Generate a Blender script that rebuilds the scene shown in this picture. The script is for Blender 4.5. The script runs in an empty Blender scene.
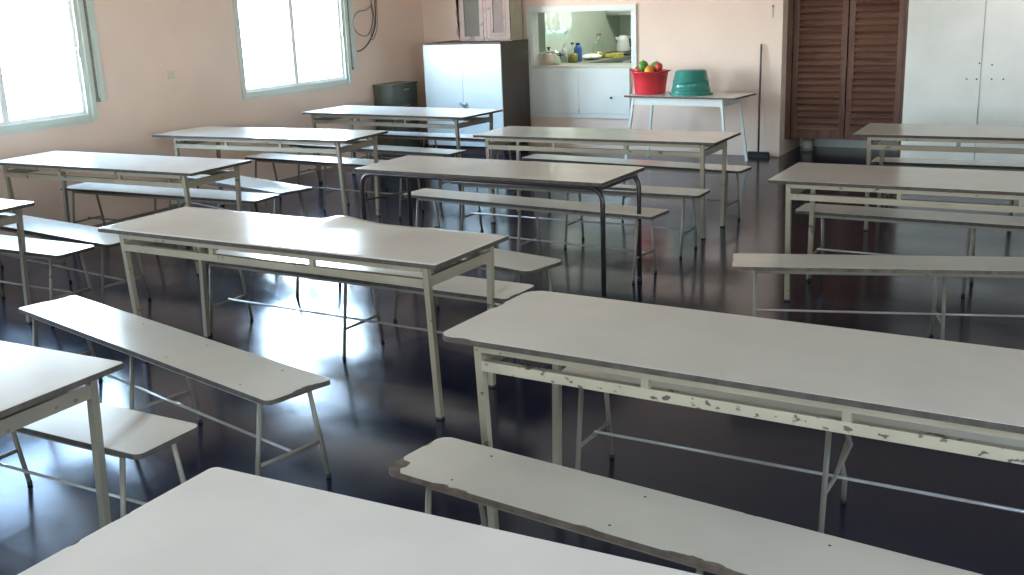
import bpy, bmesh, math, random
from mathutils import Vector, Matrix
random.seed(7)
PI = math.pi
scene = bpy.context.scene
COL = scene.collection

# ------------------------------------------------------------------ materials
def nmat(name):
    m = bpy.data.materials.new(name); m.use_nodes = True
    nt = m.node_tree; nt.nodes.clear()
    out = nt.nodes.new('ShaderNodeOutputMaterial')
    b = nt.nodes.new('ShaderNodeBsdfPrincipled')
    nt.links.new(b.outputs[0], out.inputs[0])
    return m, nt, b, out

def noise(nt, scale, detail=3, coord='Object', stretch=(1, 1, 1), rnd=True):
    tc = nt.nodes.new('ShaderNodeTexCoord'); mp = nt.nodes.new('ShaderNodeMapping')
    mp.inputs['Scale'].default_value = stretch
    nt.links.new(tc.outputs[coord], mp.inputs[0])
    if rnd:
        oi = nt.nodes.new('ShaderNodeObjectInfo'); mul = nt.nodes.new('ShaderNodeMath'); mul.operation = 'MULTIPLY'
        mul.inputs[1].default_value = 37.0
        nt.links.new(oi.outputs['Random'], mul.inputs[0])
        cmb = nt.nodes.new('ShaderNodeCombineXYZ')
        nt.links.new(mul.outputs[0], cmb.inputs[0]); nt.links.new(mul.outputs[0], cmb.inputs[1])
        nt.links.new(cmb.outputs[0], mp.inputs['Location'])
    n = nt.nodes.new('ShaderNodeTexNoise')
    n.inputs['Scale'].default_value = scale; n.inputs['Detail'].default_value = detail
    nt.links.new(mp.outputs[0], n.inputs['Vector'])
    return n

def ramp(nt, src, stops):
    r = nt.nodes.new('ShaderNodeValToRGB')
    e = r.color_ramp.elements
    while len(e) < len(stops): e.new(0.5)
    for el, (p, c) in zip(e, stops):
        el.position = p; el.color = (*c, 1) if len(c) == 3 else c
    nt.links.new(src, r.inputs[0]); return r

def simple(name, col, rough=.5, var=.12, scale=6, metallic=0., bump=0., bscale=60, spec=.5, stretch=(1, 1, 1), coat=0.):
    m, nt, b, out = nmat(name)
    n = noise(nt, scale, 4, stretch=stretch)
    lo = tuple(max(0, c * (1 - var)) for c in col); hi = tuple(min(1, c * (1 + var)) for c in col)
    r = ramp(nt, n.outputs['Fac'], [(.3, lo), (.7, hi)])
    nt.links.new(r.outputs[0], b.inputs['Base Color'])
    b.inputs['Roughness'].default_value = rough; b.inputs['Metallic'].default_value = metallic
    b.inputs['Specular IOR Level'].default_value = spec
    b.inputs['Coat Weight'].default_value = coat
    if bump:
        n2 = noise(nt, bscale, 3); bp = nt.nodes.new('ShaderNodeBump')
        bp.inputs['Strength'].default_value = bump; bp.inputs['Distance'].default_value = .004
        nt.links.new(n2.outputs['Fac'], bp.inputs['Height']); nt.links.new(bp.outputs[0], b.inputs['Normal'])
    return m

def chipped(name, col, under, amount=.36, rough=.42, scale=22):
    """enamel paint with flaked patches"""
    m, nt, b, out = nmat(name)
    n = noise(nt, scale, 5, stretch=(.6, .6, 1))
    n2 = noise(nt, 4, 3)
    dirt = ramp(nt, n2.outputs['Fac'], [(.3, tuple(c * .8 for c in col)), (.65, col)])
    k = ramp(nt, n.outputs['Fac'], [(amount - .015, (1, 1, 1)), (amount + .015, (0, 0, 0))])
    mx = nt.nodes.new('ShaderNodeMix'); mx.data_type = 'RGBA'
    nt.links.new(k.outputs[0], mx.inputs[0]); nt.links.new(dirt.outputs[0], mx.inputs[6])
    mx.inputs[7].default_value = (*under, 1)
    nt.links.new(mx.outputs[2], b.inputs['Base Color'])
    b.inputs['Roughness'].default_value = rough
    bp = nt.nodes.new('ShaderNodeBump'); bp.inputs['Strength'].default_value = .25; bp.inputs['Distance'].default_value = .001
    bp.invert = True
    nt.links.new(k.outputs[0], bp.inputs['Height']); nt.links.new(bp.outputs[0], b.inputs['Normal'])
    return m

def laminate_mat(name, col, rough=.2, stain=None):
    m, nt, b, out = nmat(name)
    n = noise(nt, 3.0, 5)
    r = ramp(nt, n.outputs['Fac'], [(.3, tuple(c * .93 for c in col)), (.7, tuple(min(1, c * 1.04) for c in col))])
    nt.links.new(r.outputs[0], b.inputs['Base Color'])
    b.inputs['Roughness'].default_value = rough
    b.inputs['Specular IOR Level'].default_value = .7
    n3 = noise(nt, 5, 2); bp = nt.nodes.new('ShaderNodeBump')
    bp.inputs['Strength'].default_value = .12; bp.inputs['Distance'].default_value = .004
    nt.links.new(n3.outputs['Fac'], bp.inputs['Height']); nt.links.new(bp.outputs[0], b.inputs['Normal'])
    if stain:   # a brown streak dragged across the surface
        tc = nt.nodes.new('ShaderNodeTexCoord'); sep = nt.nodes.new('ShaderNodeSeparateXYZ')
        nt.links.new(tc.outputs['Object'], sep.inputs[0])
        a, bb, w = stain
        mm = nt.nodes.new('ShaderNodeMath'); mm.operation = 'MULTIPLY_ADD'; mm.inputs[1].default_value = a; mm.inputs[2].default_value = -bb
        nt.links.new(sep.outputs['Y'], mm.inputs[0])
        ad = nt.nodes.new('ShaderNodeMath'); ad.operation = 'ADD'
        nt.links.new(mm.outputs[0], ad.inputs[0]); nt.links.new(sep.outputs['X'], ad.inputs[1])
        ab = nt.nodes.new('ShaderNodeMath'); ab.operation = 'ABSOLUTE'; nt.links.new(ad.outputs[0], ab.inputs[0])
        k = ramp(nt, ab.outputs[0], [(0, (.95, .95, .95)), (w, (0, 0, 0))])
        mx = nt.nodes.new('ShaderNodeMix'); mx.data_type = 'RGBA'
        nt.links.new(k.outputs[0], mx.inputs[0]); nt.links.new(r.outputs[0], mx.inputs[6]); mx.inputs[7].default_value = (.27, .22, .15, 1)
        nt.links.new(mx.outputs[2], b.inputs['Base Color'])
    return m

M = {}
LAM = (.55, .54, .495)
M['laminate'] = laminate_mat('worn beige laminate', LAM, .19)
M['laminate_pale'] = laminate_mat('pale laminate', (.70, .70, .675), .24)  # nearest table's stronger window light is put into this paler tone
M['laminate_bench'] = laminate_mat('bench laminate', (.55, .54, .48), .2)
M['laminate_stain'] = laminate_mat('stained bench laminate', (.55, .54, .48), .2, stain=(.44, .842, .05))
M['edge'] = simple('bare chipboard edge', (.060, .050, .041), .85, .35, 25, bump=.4)
M['edge_brown'] = simple('worn brown board edge', (.13, .10, .075), .85, .35, 25, bump=.4)
M['cream'] = chipped('cream enamel', (.31, .268, .19), (.09, .075, .06), .33)
M['cream_flaked'] = chipped('flaked cream enamel', (.43, .38, .275), (.10, .08, .062), .385, scale=38)
M['greige'] = chipped('grey cream enamel', (.215, .19, .145), (.10, .085, .07), .33)
M['rod'] = simple('glossy grey rod paint', (.32, .30, .28), .16, .1, 8, spec=.8)
M['rubber'] = simple('dark rubber', (.02, .02, .021), .6)
M['dark_steel'] = simple('dark painted steel', (.030, .021, .021), .3, .2, 10)
M['screw'] = simple('dark screw head', (.05, .045, .04), .5, metallic=.5)
M['white_paint'] = simple('white gloss paint', (.54, .60, .585), .28, .04, 3)
M['mint_paint'] = simple('pale mint gloss paint', (.70, .75, .71), .28, .04, 3)
M['white_paint_b'] = simple('white locker paint', (.80, .84, .79), .22, .06, 2.5)
M['dark_brown'] = simple('dark brown board', (.055, .038, .034), .4, .2, 5)
M['plywood'] = simple('dark weathered board', (.09, .07, .055), .8, .4, 10, bump=.5)
M['frame_green'] = simple('pale green gloss paint', (.60, .68, .62), .35, .06, 4)
M['steel'] = simple('bright steel', (.78, .79, .78), .22, .05, 10, metallic=1.)
M['sash_bloom'] = simple('sash paint with window bloom', (.80, .83, .80), .35, .04, 4)  # window bloom is put into the sash colour as white
M['strap'] = simple('grey woven strap', (.22, .24, .21), .7, .3, 40)
M['metal'] = simple('worn steel', (.45, .45, .44), .3, .15, 15, metallic=1.)
M['black_plastic'] = simple('black plastic', (.015, .015, .016), .35)
M['red_plastic'] = simple('red plastic', (.62, .035, .045), .35, .08, 4)
M['teal_plastic'] = simple('green plastic', (.035, .23, .19), .25, .1, 4)
M['olive'] = simple('dark olive cabinet paint', (.085, .095, .07), .45, .15, 5)
M['cable'] = simple('dark cable', (.07, .055, .05), .5)
M['cable_grey'] = simple('grey cable', (.22, .18, .16), .5)
M['switch'] = simple('ivory plastic', (.66, .60, .50), .4, .04)
M['beige_tin'] = simple('beige tin', (.42, .38, .28), .4, .1)
M['curtain_rod'] = M['metal']

def wood(name, c0, c1, rough=.35, sx=(1.2, 1.2, 12)):
    m, nt, b, out = nmat(name)
    n = noise(nt, 2.2, 6, stretch=sx)
    n.inputs['Distortion'].default_value = .6
    r = ramp(nt, n.outputs['Fac'], [(.28, c0), (.72, c1)])
    nt.links.new(r.outputs[0], b.inputs['Base Color']); b.inputs['Roughness'].default_value = rough
    return m
M['louver'] = wood('varnished brown wood', (.075, .034, .024), (.17, .085, .058), .26, (.5, 1, 7))
M['louver_frame'] = wood('varnished brown frame', (.075, .034, .022), (.17, .082, .055), .3, (10, 10, 1))
M['hutch'] = chipped('worn pinkish brown varnish', (.175, .100, .062), (.08, .025, .018), .38, scale=14)
M['hutch_panel'] = simple('faded brown panel', (.105, .062, .042), .5, .15, 8)
M['hutch_side'] = simple('grey green side panel', (.42, .40, .30), .5, .1, 5)
M['hutch_dark'] = wood('dark red carved wood', (.09, .02, .015), (.22, .06, .045), .4)

def wall_mat(name, base, low=None):
    m, nt, b, out = nmat(name)
    n = noise(nt, 1.3, 4, coord='Object', rnd=False)
    r = ramp(nt, n.outputs['Fac'], [(.3, tuple(c * .95 for c in base)), (.7, tuple(min(1, c * 1.04) for c in base))])
    nt.links.new(r.outputs[0], b.inputs['Base Color']); b.inputs['Roughness'].default_value = .6
    b.inputs['Specular IOR Level'].default_value = .3
    n2 = noise(nt, 90, 3, rnd=False); bp = nt.nodes.new('ShaderNodeBump'); bp.inputs['Strength'].default_value = .15; bp.inputs['Distance'].default_value = .003
    nt.links.new(n2.outputs['Fac'], bp.inputs['Height']); nt.links.new(bp.outputs[0], b.inputs['Normal'])
    return m
M['wall'] = wall_mat('pink wall paint', (.80, .65, .545))
M['wall_kitchen'] = wall_mat('pale green kitchen paint', (.50, .60, .50))
M['ceiling'] = wall_mat('ceiling paint', (.74, .70, .64))

def floor_mat():
    m, nt, b, out = nmat('dark polished floor')
    n = noise(nt, 1.4, 6, rnd=False); n.inputs['Roughness'].default_value = .65
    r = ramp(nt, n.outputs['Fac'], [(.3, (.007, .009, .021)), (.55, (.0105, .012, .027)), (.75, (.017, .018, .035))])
    # faint tile joints
    tc = nt.nodes.new('ShaderNodeTexCoord'); br = nt.nodes.new('ShaderNodeTexBrick')
    br.offset = 0; br.inputs['Scale'].default_value = 1.0; br.inputs['Brick Width'].default_value = .4; br.inputs['Row Height'].default_value = .4
    br.inputs['Mortar Size'].default_value = .002; br.inputs['Mortar Smooth'].default_value = .3
    br.inputs['Color1'].default_value = (1, 1, 1, 1); br.inputs['Color2'].default_value = (.94, .94, .94, 1); br.inputs['Mortar'].default_value = (.8, .8, .8, 1)
    nt.links.new(tc.outputs['Object'], br.inputs['Vector'])
    mx = nt.nodes.new('ShaderNodeMix'); mx.data_type = 'RGBA'; mx.blend_type = 'MULTIPLY'; mx.inputs[0].default_value = 1
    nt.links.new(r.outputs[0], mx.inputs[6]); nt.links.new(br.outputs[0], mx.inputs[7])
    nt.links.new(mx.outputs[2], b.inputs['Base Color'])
    n2 = noise(nt, 2.6, 6, rnd=False); n2.inputs['Roughness'].default_value = .7
    rr = ramp(nt, n2.outputs['Fac'], [(.3, (.11,) * 3), (.7, (.21,) * 3)])
    nt.links.new(rr.outputs[0], b.inputs['Roughness'])
    b.inputs['Specular IOR Level'].default_value = .38; b.inputs['Specular Tint'].default_value = (.38, .60, 1.0, 1)  # reflected sky blue is put into this tint and the base colour
    n3 = noise(nt, 7, 4, rnd=False); bp = nt.nodes.new('ShaderNodeBump'); bp.inputs['Strength'].default_value = .05; bp.inputs['Distance'].default_value = .006
    nt.links.new(n3.outputs['Fac'], bp.inputs['Height']); nt.links.new(bp.outputs[0], b.inputs['Normal'])
    return m
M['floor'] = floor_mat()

def glass_mat(name, tint=(1, 1, 1), rough=.0):
    """thin clear sheet: light passes straight through, a Fresnel share is mirrored"""
    m = bpy.data.materials.new(name); m.use_nodes = True; nt = m.node_tree; nt.nodes.clear()
    out = nt.nodes.new('ShaderNodeOutputMaterial'); mix = nt.nodes.new('ShaderNodeMixShader')
    tr = nt.nodes.new('ShaderNodeBsdfTransparent'); gl = nt.nodes.new('ShaderNodeBsdfGlossy'); lw = nt.nodes.new('ShaderNodeLayerWeight')
    tr.inputs[0].default_value = (*tint, 1); gl.inputs['Roughness'].default_value = rough; lw.inputs[0].default_value = .5
    pw = nt.nodes.new('ShaderNodeMath'); pw.operation = 'POWER'; pw.inputs[1].default_value = 5; nt.links.new(lw.outputs['Facing'], pw.inputs[0])
    fr = nt.nodes.new('ShaderNodeMath'); fr.operation = 'MULTIPLY_ADD'; fr.inputs[1].default_value = .9; fr.inputs[2].default_value = .04
    nt.links.new(pw.outputs[0], fr.inputs[0])
    nt.links.new(fr.outputs[0], mix.inputs[0]); nt.links.new(tr.outputs[0], mix.inputs[1]); nt.links.new(gl.outputs[0], mix.inputs[2])
    nt.links.new(mix.outputs[0], out.inputs[0]); return m
M['glass'] = glass_mat('window glass')
M['glass_dusty'] = simple('dusty cabinet glass', (.075, .064, .048), .5, .1, 5, spec=.25)
M['bottle_glass'] = glass_mat('bottle glass', (.92, .96, .92), .02)
M['oil'] = simple('yellow oil', (.28, .27, .05), .15, .08)

def lace_mat():
    m, nt, b, out = nmat('white lace cloth')
    tc = nt.nodes.new('ShaderNodeTexCoord'); v = nt.nodes.new('ShaderNodeTexVoronoi'); v.inputs['Scale'].default_value = 9
    nt.links.new(tc.outputs['Object'], v.inputs['Vector'])
    r = ramp(nt, v.outputs['Distance'], [(.25, (.95, .96, .92)), (.45, (.62, .70, .58))])
    nt.links.new(r.outputs[0], b.inputs['Base Color']); b.inputs['Roughness'].default_value = .8
    t = nt.nodes.new('ShaderNodeBsdfTranslucent'); nt.links.new(r.outputs[0], t.inputs[0])
    ms = nt.nodes.new('ShaderNodeMixShader'); ms.inputs[0].default_value = .035
    nt.links.new(b.outputs[0], ms.inputs[1]); nt.links.new(t.outputs[0], ms.inputs[2]); nt.links.new(ms.outputs[0], out.inputs[0])
    return m
M['lace'] = lace_mat()

# ------------------------------------------------------------------ mesh helpers
def box(bm, x0, x1, y0, y1, z0, z1, rot=None):
    vs = [bm.verts.new((x, y, z)) for z in (z0, z1) for y in (y0, y1) for x in (x0, x1)]
    for f in ((0, 2, 3, 1), (4, 5, 7, 6), (0, 1, 5, 4), (2, 6, 7, 3), (0, 4, 6, 2), (1, 3, 7, 5)):
        bm.faces.new([vs[i] for i in f])
    if rot is not None:
        for v in vs: v.co = rot @ v.co
    return vs

def bar(bm, a, b, w, h):
    """rectangular bar from a to b, width w across, height h"""
    a, b = Vector(a), Vector(b); d = (b - a); L = d.length; d.normalize()
    up = Vector((0, 0, 1)) if abs(d.z) < .9 else Vector((0, 1, 0))
    s = d.cross(up).normalized(); u = s.cross(d).normalized()
    vs = []
    for p in (a, b):
        for i, j in ((-1, -1), (1, -1), (1, 1), (-1, 1)):
            vs.append(bm.verts.new(p + s * (i * w / 2) + u * (j * h / 2)))
    bm.faces.new(vs[0:4][::-1]); bm.faces.new(vs[4:8])
    for i in range(4):
        j = (i + 1) % 4; bm.faces.new((vs[i], vs[j], vs[4 + j], vs[4 + i]))

def tube(bm, pts, r, n=10, radii=None, closed=False, smooth=True):
    pts = [Vector(p) for p in pts]; rings = []
    t0 = (pts[1] - pts[0]).normalized()
    up = Vector((0, 0, 1)) if abs(t0.z) < .8 else Vector((1, 0, 0))
    s = t0.cross(up).normalized()
    N = len(pts)
    for i, p in enumerate(pts):
        if closed: t = (pts[(i + 1) % N] - pts[i - 1]).normalized()
        elif i == 0: t = t0
        elif i == N - 1: t = (pts[-1] - pts[-2]).normalized()
        else: t = (pts[i + 1] - pts[i - 1]).normalized()
        s = (s - t * s.dot(t)).normalized(); u = t.cross(s)
        rr = radii[i] if radii else r
        rings.append([bm.verts.new(p + (s * math.cos(2 * PI * k / n) + u * math.sin(2 * PI * k / n)) * rr) for k in range(n)])
    for i in range(N - (0 if closed else 1)):
        A, B = rings[i], rings[(i + 1) % N]
        for k in range(n):
            f = bm.faces.new((A[k], A[(k + 1) % n], B[(k + 1) % n], B[k])); f.smooth = smooth
    if not closed:
        bm.faces.new(rings[0][::-1]); bm.faces.new(rings[-1])

def lathe(bm, prof, n=32, c=(0, 0, 0), cap=True):
    rings = []
    for r, z in prof:
        rings.append([bm.verts.new((c[0] + r * math.cos(2 * PI * k / n), c[1] + r * math.sin(2 * PI * k / n), c[2] + z)) for k in range(n)])
    for A, B in zip(rings, rings[1:]):
        for k in range(n):
            f = bm.faces.new((A[k], A[(k + 1) % n], B[(k + 1) % n], B[k])); f.smooth = True
    if cap:
        if prof[0][0] > 1e-4: bm.faces.new(rings[0][::-1])
        if prof[-1][0] > 1e-4: bm.faces.new(rings[-1])

def prism(bm, outline, z0, z1):
    clean = []
    for q_ in outline:
        if not clean or (Vector(q_) - Vector(clean[-1])).length > 4e-4: clean.append(q_)
    while (Vector(clean[0]) - Vector(clean[-1])).length < 4e-4: clean.pop()
    outline = clean
    lo = [bm.verts.new((x, y, z0)) for x, y in outline]; hi = [bm.verts.new((x, y, z1)) for x, y in outline]
    n = len(outline)
    fs = [bm.faces.new(lo[::-1]), bm.faces.new(hi)]
    for i in range(n):
        bm.faces.new((lo[i], lo[(i + 1) % n], hi[(i + 1) % n], hi[i]))
    bmesh.ops.triangulate(bm, faces=fs)

def ball(bm, c, r, sx=1, sy=1, sz=1, sub=3):
    m = Matrix.Translation(c) @ Matrix.Diagonal((sx, sy, sz, 1))
    res = bmesh.ops.create_icosphere(bm, subdivisions=sub, radius=r, matrix=m)
    for v in res['verts']:
        for f in v.link_faces: f.smooth = True

def mesh(name, bm, mat, parent=None, loc=None):
    bmesh.ops.recalc_face_normals(bm, faces=bm.faces)
    me = bpy.data.meshes.new(name); bm.to_mesh(me); bm.free()
    if mat is not None: me.materials.append(mat)
    o = bpy.data.objects.new(name, me); COL.objects.link(o)
    if parent is not None: o.parent = parent
    if loc is not None: o.location = loc
    return o

def part(name, mat, parent, fn, label=None):
    bm = bmesh.new(); fn(bm); o = mesh(name, bm, mat, parent)
    if label: o['label'] = label
    return o

def thing(name, label, cat, loc=(0, 0, 0), rz=0., group=None):
    o = bpy.data.objects.new(name, None); COL.objects.link(o)
    o.empty_display_size = .1
    o.location = loc; o.rotation_euler = (0, 0, rz)
    o['label'] = label; o['category'] = cat
    if group: o['group'] = group
    return o

def tag(o, label, cat, group=None):
    o['label'] = label; o['category'] = cat
    if group: o['group'] = group
    return o

def struct(name, mat, fn, parent=None):
    bm = bmesh.new(); fn(bm); o = mesh(name, bm, mat, parent)
    if parent is None: o['kind'] = 'structure'
    return o

# ------------------------------------------------------------------ camera
CAM_H = 1.854894
yaw, pitch, roll, F = .5215067, .2656833, -.0392514, 1075.1875
f = Vector((-math.sin(yaw) * math.cos(pitch), math.cos(yaw) * math.cos(pitch), -math.sin(pitch)))
r0 = Vector((math.cos(yaw), math.sin(yaw), 0)); u0 = r0.cross(f)
r = r0 * math.cos(roll) + u0 * math.sin(roll); u = u0 * math.cos(roll) - r0 * math.sin(roll)
cd = bpy.data.cameras.new('camera'); cam = bpy.data.objects.new('camera', cd); COL.objects.link(cam)
cd.sensor_fit = 'HORIZONTAL'; cd.sensor_width = 36; cd.lens = 36 * F / 1024; cd.clip_start = .05; cd.clip_end = 200
m4 = Matrix.Identity(4)
for i in range(3):
    m4[i][0] = r[i]; m4[i][1] = u[i]; m4[i][2] = -f[i]
m4[0][3], m4[1][3], m4[2][3] = 0, 0, CAM_H
cam.matrix_world = m4
scene.camera = cam

# ------------------------------------------------------------------ room shell
XL, YB, XR, YF, ZC = -7.97, 11.85, 3.2, -3.2, 3.1
TH = .18
def wall_cells(bm, axis, c0, c1, a0, a1, z0, z1, holes):
    """slab with rectangular holes; axis 'x': slab normal is x (c=x range, a=y); 'y': normal is y"""
    As = sorted({a0, a1, *[h[0] for h in holes], *[h[1] for h in holes]})
    Zs = sorted({z0, z1, *[h[2] for h in holes], *[h[3] for h in holes]})
    for i in range(len(As) - 1):
        for j in range(len(Zs) - 1):
            am, zm = (As[i] + As[i + 1]) / 2, (Zs[j] + Zs[j + 1]) / 2
            if any(h[0] < am < h[1] and h[2] < zm < h[3] for h in holes): continue
            if axis == 'x': box(bm, c0, c1, As[i], As[i + 1], Zs[j], Zs[j + 1])
            else: box(bm, As[i], As[i + 1], c0, c1, Zs[j], Zs[j + 1])

WIN = [(8.456, 10.215), (4.86, 6.53), (1.2, 2.9)]
WZ0, WZ1 = .935, 2.35
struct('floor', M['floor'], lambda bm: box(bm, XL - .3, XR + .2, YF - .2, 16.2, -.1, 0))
struct('ceiling', M['ceiling'], lambda bm: box(bm, XL - .3, XR + .2, YF - .2, 16.2, ZC, ZC + .1))
struct('wall_left', M['wall'], lambda bm: wall_cells(bm, 'x', XL - TH, XL, YF - TH, YB + TH, 0, ZC, [(a, b, WZ0, WZ1) for a, b in WIN]))
HX0, HX1, HZ0, HZ1 = -6.39, -5.07, 1.0, 1.645
XW = -3.31      # where the back wall ends at the closet recess
struct('wall_back', M['wall'], lambda bm: wall_cells(bm, 'y', YB, YB + .15, XL, XW, 0, ZC, [(HX0, HX1, HZ0, HZ1), (HX0 - .03, HX1 - .03, .42, .97)]))
struct('wall_closet_side', M['wall'], lambda bm: box(bm, XW - .15, XW, YB + .15, 12.75, 0, ZC))
struct('wall_closet_rear', M['wall'], lambda bm: box(bm, XW - .15, XR, 12.75, 12.9, 0, ZC))
struct('wall_closet_front', M['wall'], lambda bm: (box(bm, XW, -1.9, 12.03, 12.16, 2.32, ZC), box(bm, -1.98, XR, 12.03, 12.16, 0, ZC)))
struct('baseboard_closet', M['white_paint_b'], lambda bm: box(bm, XW, -1.98, 12.73, 12.75, 0, .09))
struct('wall_right', M['wall'], lambda bm: wall_cells(bm, 'x', XR, XR + TH, YF - TH, 12.9, 0, ZC, [(.2, 2.2, 1.0, 2.3)]))
struct('wall_front', M['wall'], lambda bm: wall_cells(bm, 'y', YF - TH, YF, XL, XR, 0, ZC, [(-2.4, -.4, .95, 2.35)]))

# windows of the left wall: reveal lining, casing, frame, two sashes, panes, handle
def window(idx, a, b):
    def frame(bm):
        x0, x1 = XL - .075, XL + .004; q = .042
        box(bm, x0, x1, a, a + q, WZ0, WZ1); box(bm, x0, x1, b - q, b, WZ0, WZ1)
        box(bm, x0, x1, a + q, b - q, WZ0, WZ0 + q); box(bm, x0, x1, a + q, b - q, WZ1 - q, WZ1)
    w = struct(f'window_{idx}', M['frame_green'], frame)
    mid = (a + b) / 2
    part('reveal', M['frame_green'], w, lambda bm: (box(bm, XL - TH, XL - .0755, b - .012, b, WZ0, WZ1), box(bm, XL - TH, XL - .0755, a, a + .012, WZ0, WZ1), box(bm, XL - TH, XL - .0755, a + .012, b - .012, WZ1 - .012, WZ1), box(bm, XL - TH, XL - .0755, a + .012, b - .012, WZ0, WZ0 + .012)))
    part('casing', M['frame_green'], w, lambda bm: (box(bm, XL, XL + .02, b, b + .05, WZ0 - .005, WZ1 + .07), box(bm, XL, XL + .02, a - .03, a, WZ0 - .005, WZ1 + .07), box(bm, XL, XL + .02, a, b, WZ1, WZ1 + .07)))
    part('shutter_guide', M['frame_green'], w, lambda bm: (box(bm, XL, XL + .022, b + .105, b + .16, 1.075, WZ1 + .3), box(bm, XL, XL + .008, b + .05, b + .105, 1.075, WZ1 + .3)))
    part('shutter_strap', M['strap'], w, lambda bm: (box(bm, XL + .0085, XL + .011, b + .062, b + .09, 1.10, WZ1 + .3), box(bm, XL + .0082, XL + .02, b + .058, b + .094, 1.075, 1.11)))
    part('sill', M['frame_green'], w, lambda bm: box(bm, XL, XL + .012, a - .03, b, WZ0 - .03, WZ0 - .001))
    for s0, s1 in ((a + .0425, mid - .0005), (mid + .0005, b - .0425)):
        q = .032; g0, g1 = WZ0 + .0425, WZ1 - .0425
        def sash(bm):
            x0, x1 = XL - .06, XL - .025
            box(bm, x0, x1, s0, s0 + q, g0, g1); box(bm, x0, x1, s1 - q, s1, g0, g1)
            box(bm, x0, x1, s0 + q, s1 - q, g0, g0 + q); box(bm, x0, x1, s0 + q, s1 - q, g1 - q, g1)
        sh = part('sash', M['sash_bloom'], w, sash)
        part('glass_pane', M['glass'], sh, lambda bm: box(bm, XL - .045, XL - .041, s0 + q, s1 - q, g0 + q, g1 - q))
    def handle(bm):
        tube(bm, [(XL - .0248, b - .062, 1.55), (XL + .012, b - .062, 1.55), (XL + .018, b - .062, 1.545)], .008, 8)
        tube(bm, [(XL + .016, b - .062, 1.55), (XL + .018, b - .064, 1.47)], .008, 8)
    part('window_handle', M['metal'], w, handle)
    return w
for i, (a, b) in enumerate(WIN): window(i + 1, a, b)
def plain_window(idx, axis, c, a, b, z0, z1):
    def fr(bm):
        for s0, s1 in ((a, (a + b) / 2), ((a + b) / 2, b)):
            q = .05
            for p0, p1, q0, q1 in ((s0, s0 + q, z0, z1), (s1 - q, s1, z0, z1), (s0 + q, s1 - q, z0, z0 + q), (s0 + q, s1 - q, z1 - q, z1)):
                if axis == 'x': box(bm, c - .03, c + .03, p0, p1, q0, q1)
                else: box(bm, p0, p1, c - .03, c + .03, q0, q1)
    w = struct(f'window_{idx}', M['frame_green'], fr)
    def pane(bm):
        if axis == 'x': box(bm, c - .003, c + .003, a + .05, b - .05, z0 + .05, z1 - .05)
        else: box(bm, a + .05, b - .05, c - .003, c + .003, z0 + .05, z1 - .05)
    part('glass_pane', M['glass'], w, pane)
for i, h in enumerate([(-2.4, -.4)]): plain_window(5 + i, 'y', YF - .09, *h, .95, 2.35)  # unseen rear window, added to light the camera-facing surfaces
for i, h in enumerate([(.2, 2.2)]): plain_window(8 + i, 'x', XR + .09, *h, 1.0, 2.3)  # unseen right-wall window, added as fill light

# kitchen behind the hatch
KX, KY = -6.92, 15.7
struct('wall_kitchen_left', M['wall_kitchen'], lambda bm: (wall_cells(bm, 'x', KX - .12, KX, YB + .15, KY, 0, ZC, [(13.0, 13.95, 1.36, 2.3)])))
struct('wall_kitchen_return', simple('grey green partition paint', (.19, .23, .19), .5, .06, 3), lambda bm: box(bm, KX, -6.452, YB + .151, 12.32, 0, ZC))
#
struct('wall_kitchen_rear', M['wall_kitchen'], lambda bm: box(bm, KX - .12, XW, KY, KY + .12, 0, ZC))
struct('wall_kitchen_right', M['wall_kitchen'], lambda bm: box(bm, XW - .16, XW - .15, YB + .15, KY, 0, ZC))
plain_window(10, 'x', KX - .06, 13.0, 13.95, 1.36, 2.3)

# ------------------------------------------------------------------ outlines
def rrect(L, W, rads, n=6):
    """rounded rectangle centred at 0; rads for corners FL, FR, BR, BL"""
    out = []
    for (cx, cy, a0), rr in zip(((-L / 2, -W / 2, PI), (L / 2, -W / 2, 1.5 * PI), (L / 2, W / 2, 0), (-L / 2, W / 2, .5 * PI)), rads):
        sx = 1 if cx < 0 else -1; sy = 1 if cy < 0 else -1
        for k in range(n + 1):
            a = a0 + k / n * PI / 2
            out.append((cx + sx * rr + rr * math.cos(a), cy + sy * rr + rr * math.sin(a)))
    return out

def ragged(L, W, rads, chips, seed=0, step=.012, cut=None):
    """laminate outline: the board outline, with chips (edge, s0, s1, depth) broken out of its rim.
       edge F: s = x along the front edge, B: back edge, L / R: s = y along an end"""
    rnd = random.Random(seed)
    base = rrect(L, W, rads, 8); pts = []
    n = len(base)
    for i in range(n):
        a, b = Vector(base[i]), Vector(base[(i + 1) % n]); d = (b - a).length; k = max(1, int(d / step))
        for j in range(k): pts.append(a.lerp(b, j / k))
    out = []
    for p in pts:
        x, y = p; x *= (L - .003) / L; y *= (W - .003) / W
        for e, s0, s1, dep in chips:
            s = x if e in 'FB' else y
            near = {'F': y < -W / 2 + .01, 'B': y > W / 2 - .01, 'L': x < -L / 2 + .01, 'R': x > L / 2 - .01}[e]
            if near and s0 < s < s1:
                t = (s - s0) / (s1 - s0); dd = dep * min(1, 4 * t, 4 * (1 - t)) * (.82 + .16 * math.sin(s * 95 + seed) + .12 * math.sin(s * 231 + 2 * seed))
                if e == 'F': y = max(y, -W / 2 + dd)
                if e == 'B': y = min(y, W / 2 - dd)
                if e == 'L': x = max(x, -L / 2 + dd)
                if e == 'R': x = min(x, L / 2 - dd)
        if cut and x < -L / 2 + .071 and y < -W / 2 + .095: continue
        out.append((x, y))
    if cut: out = [(-L / 2 + x, -W / 2 + y) for x, y in cut] + out
    return out

# ------------------------------------------------------------------ tables
H = .75
def fl_to_center(fx, fy, deg, L, W):
    t = math.radians(deg); c, s = math.cos(t), math.sin(t)
    return fx + c * L / 2 - s * W / 2, fy + s * L / 2 + c * W / 2, t

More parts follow.
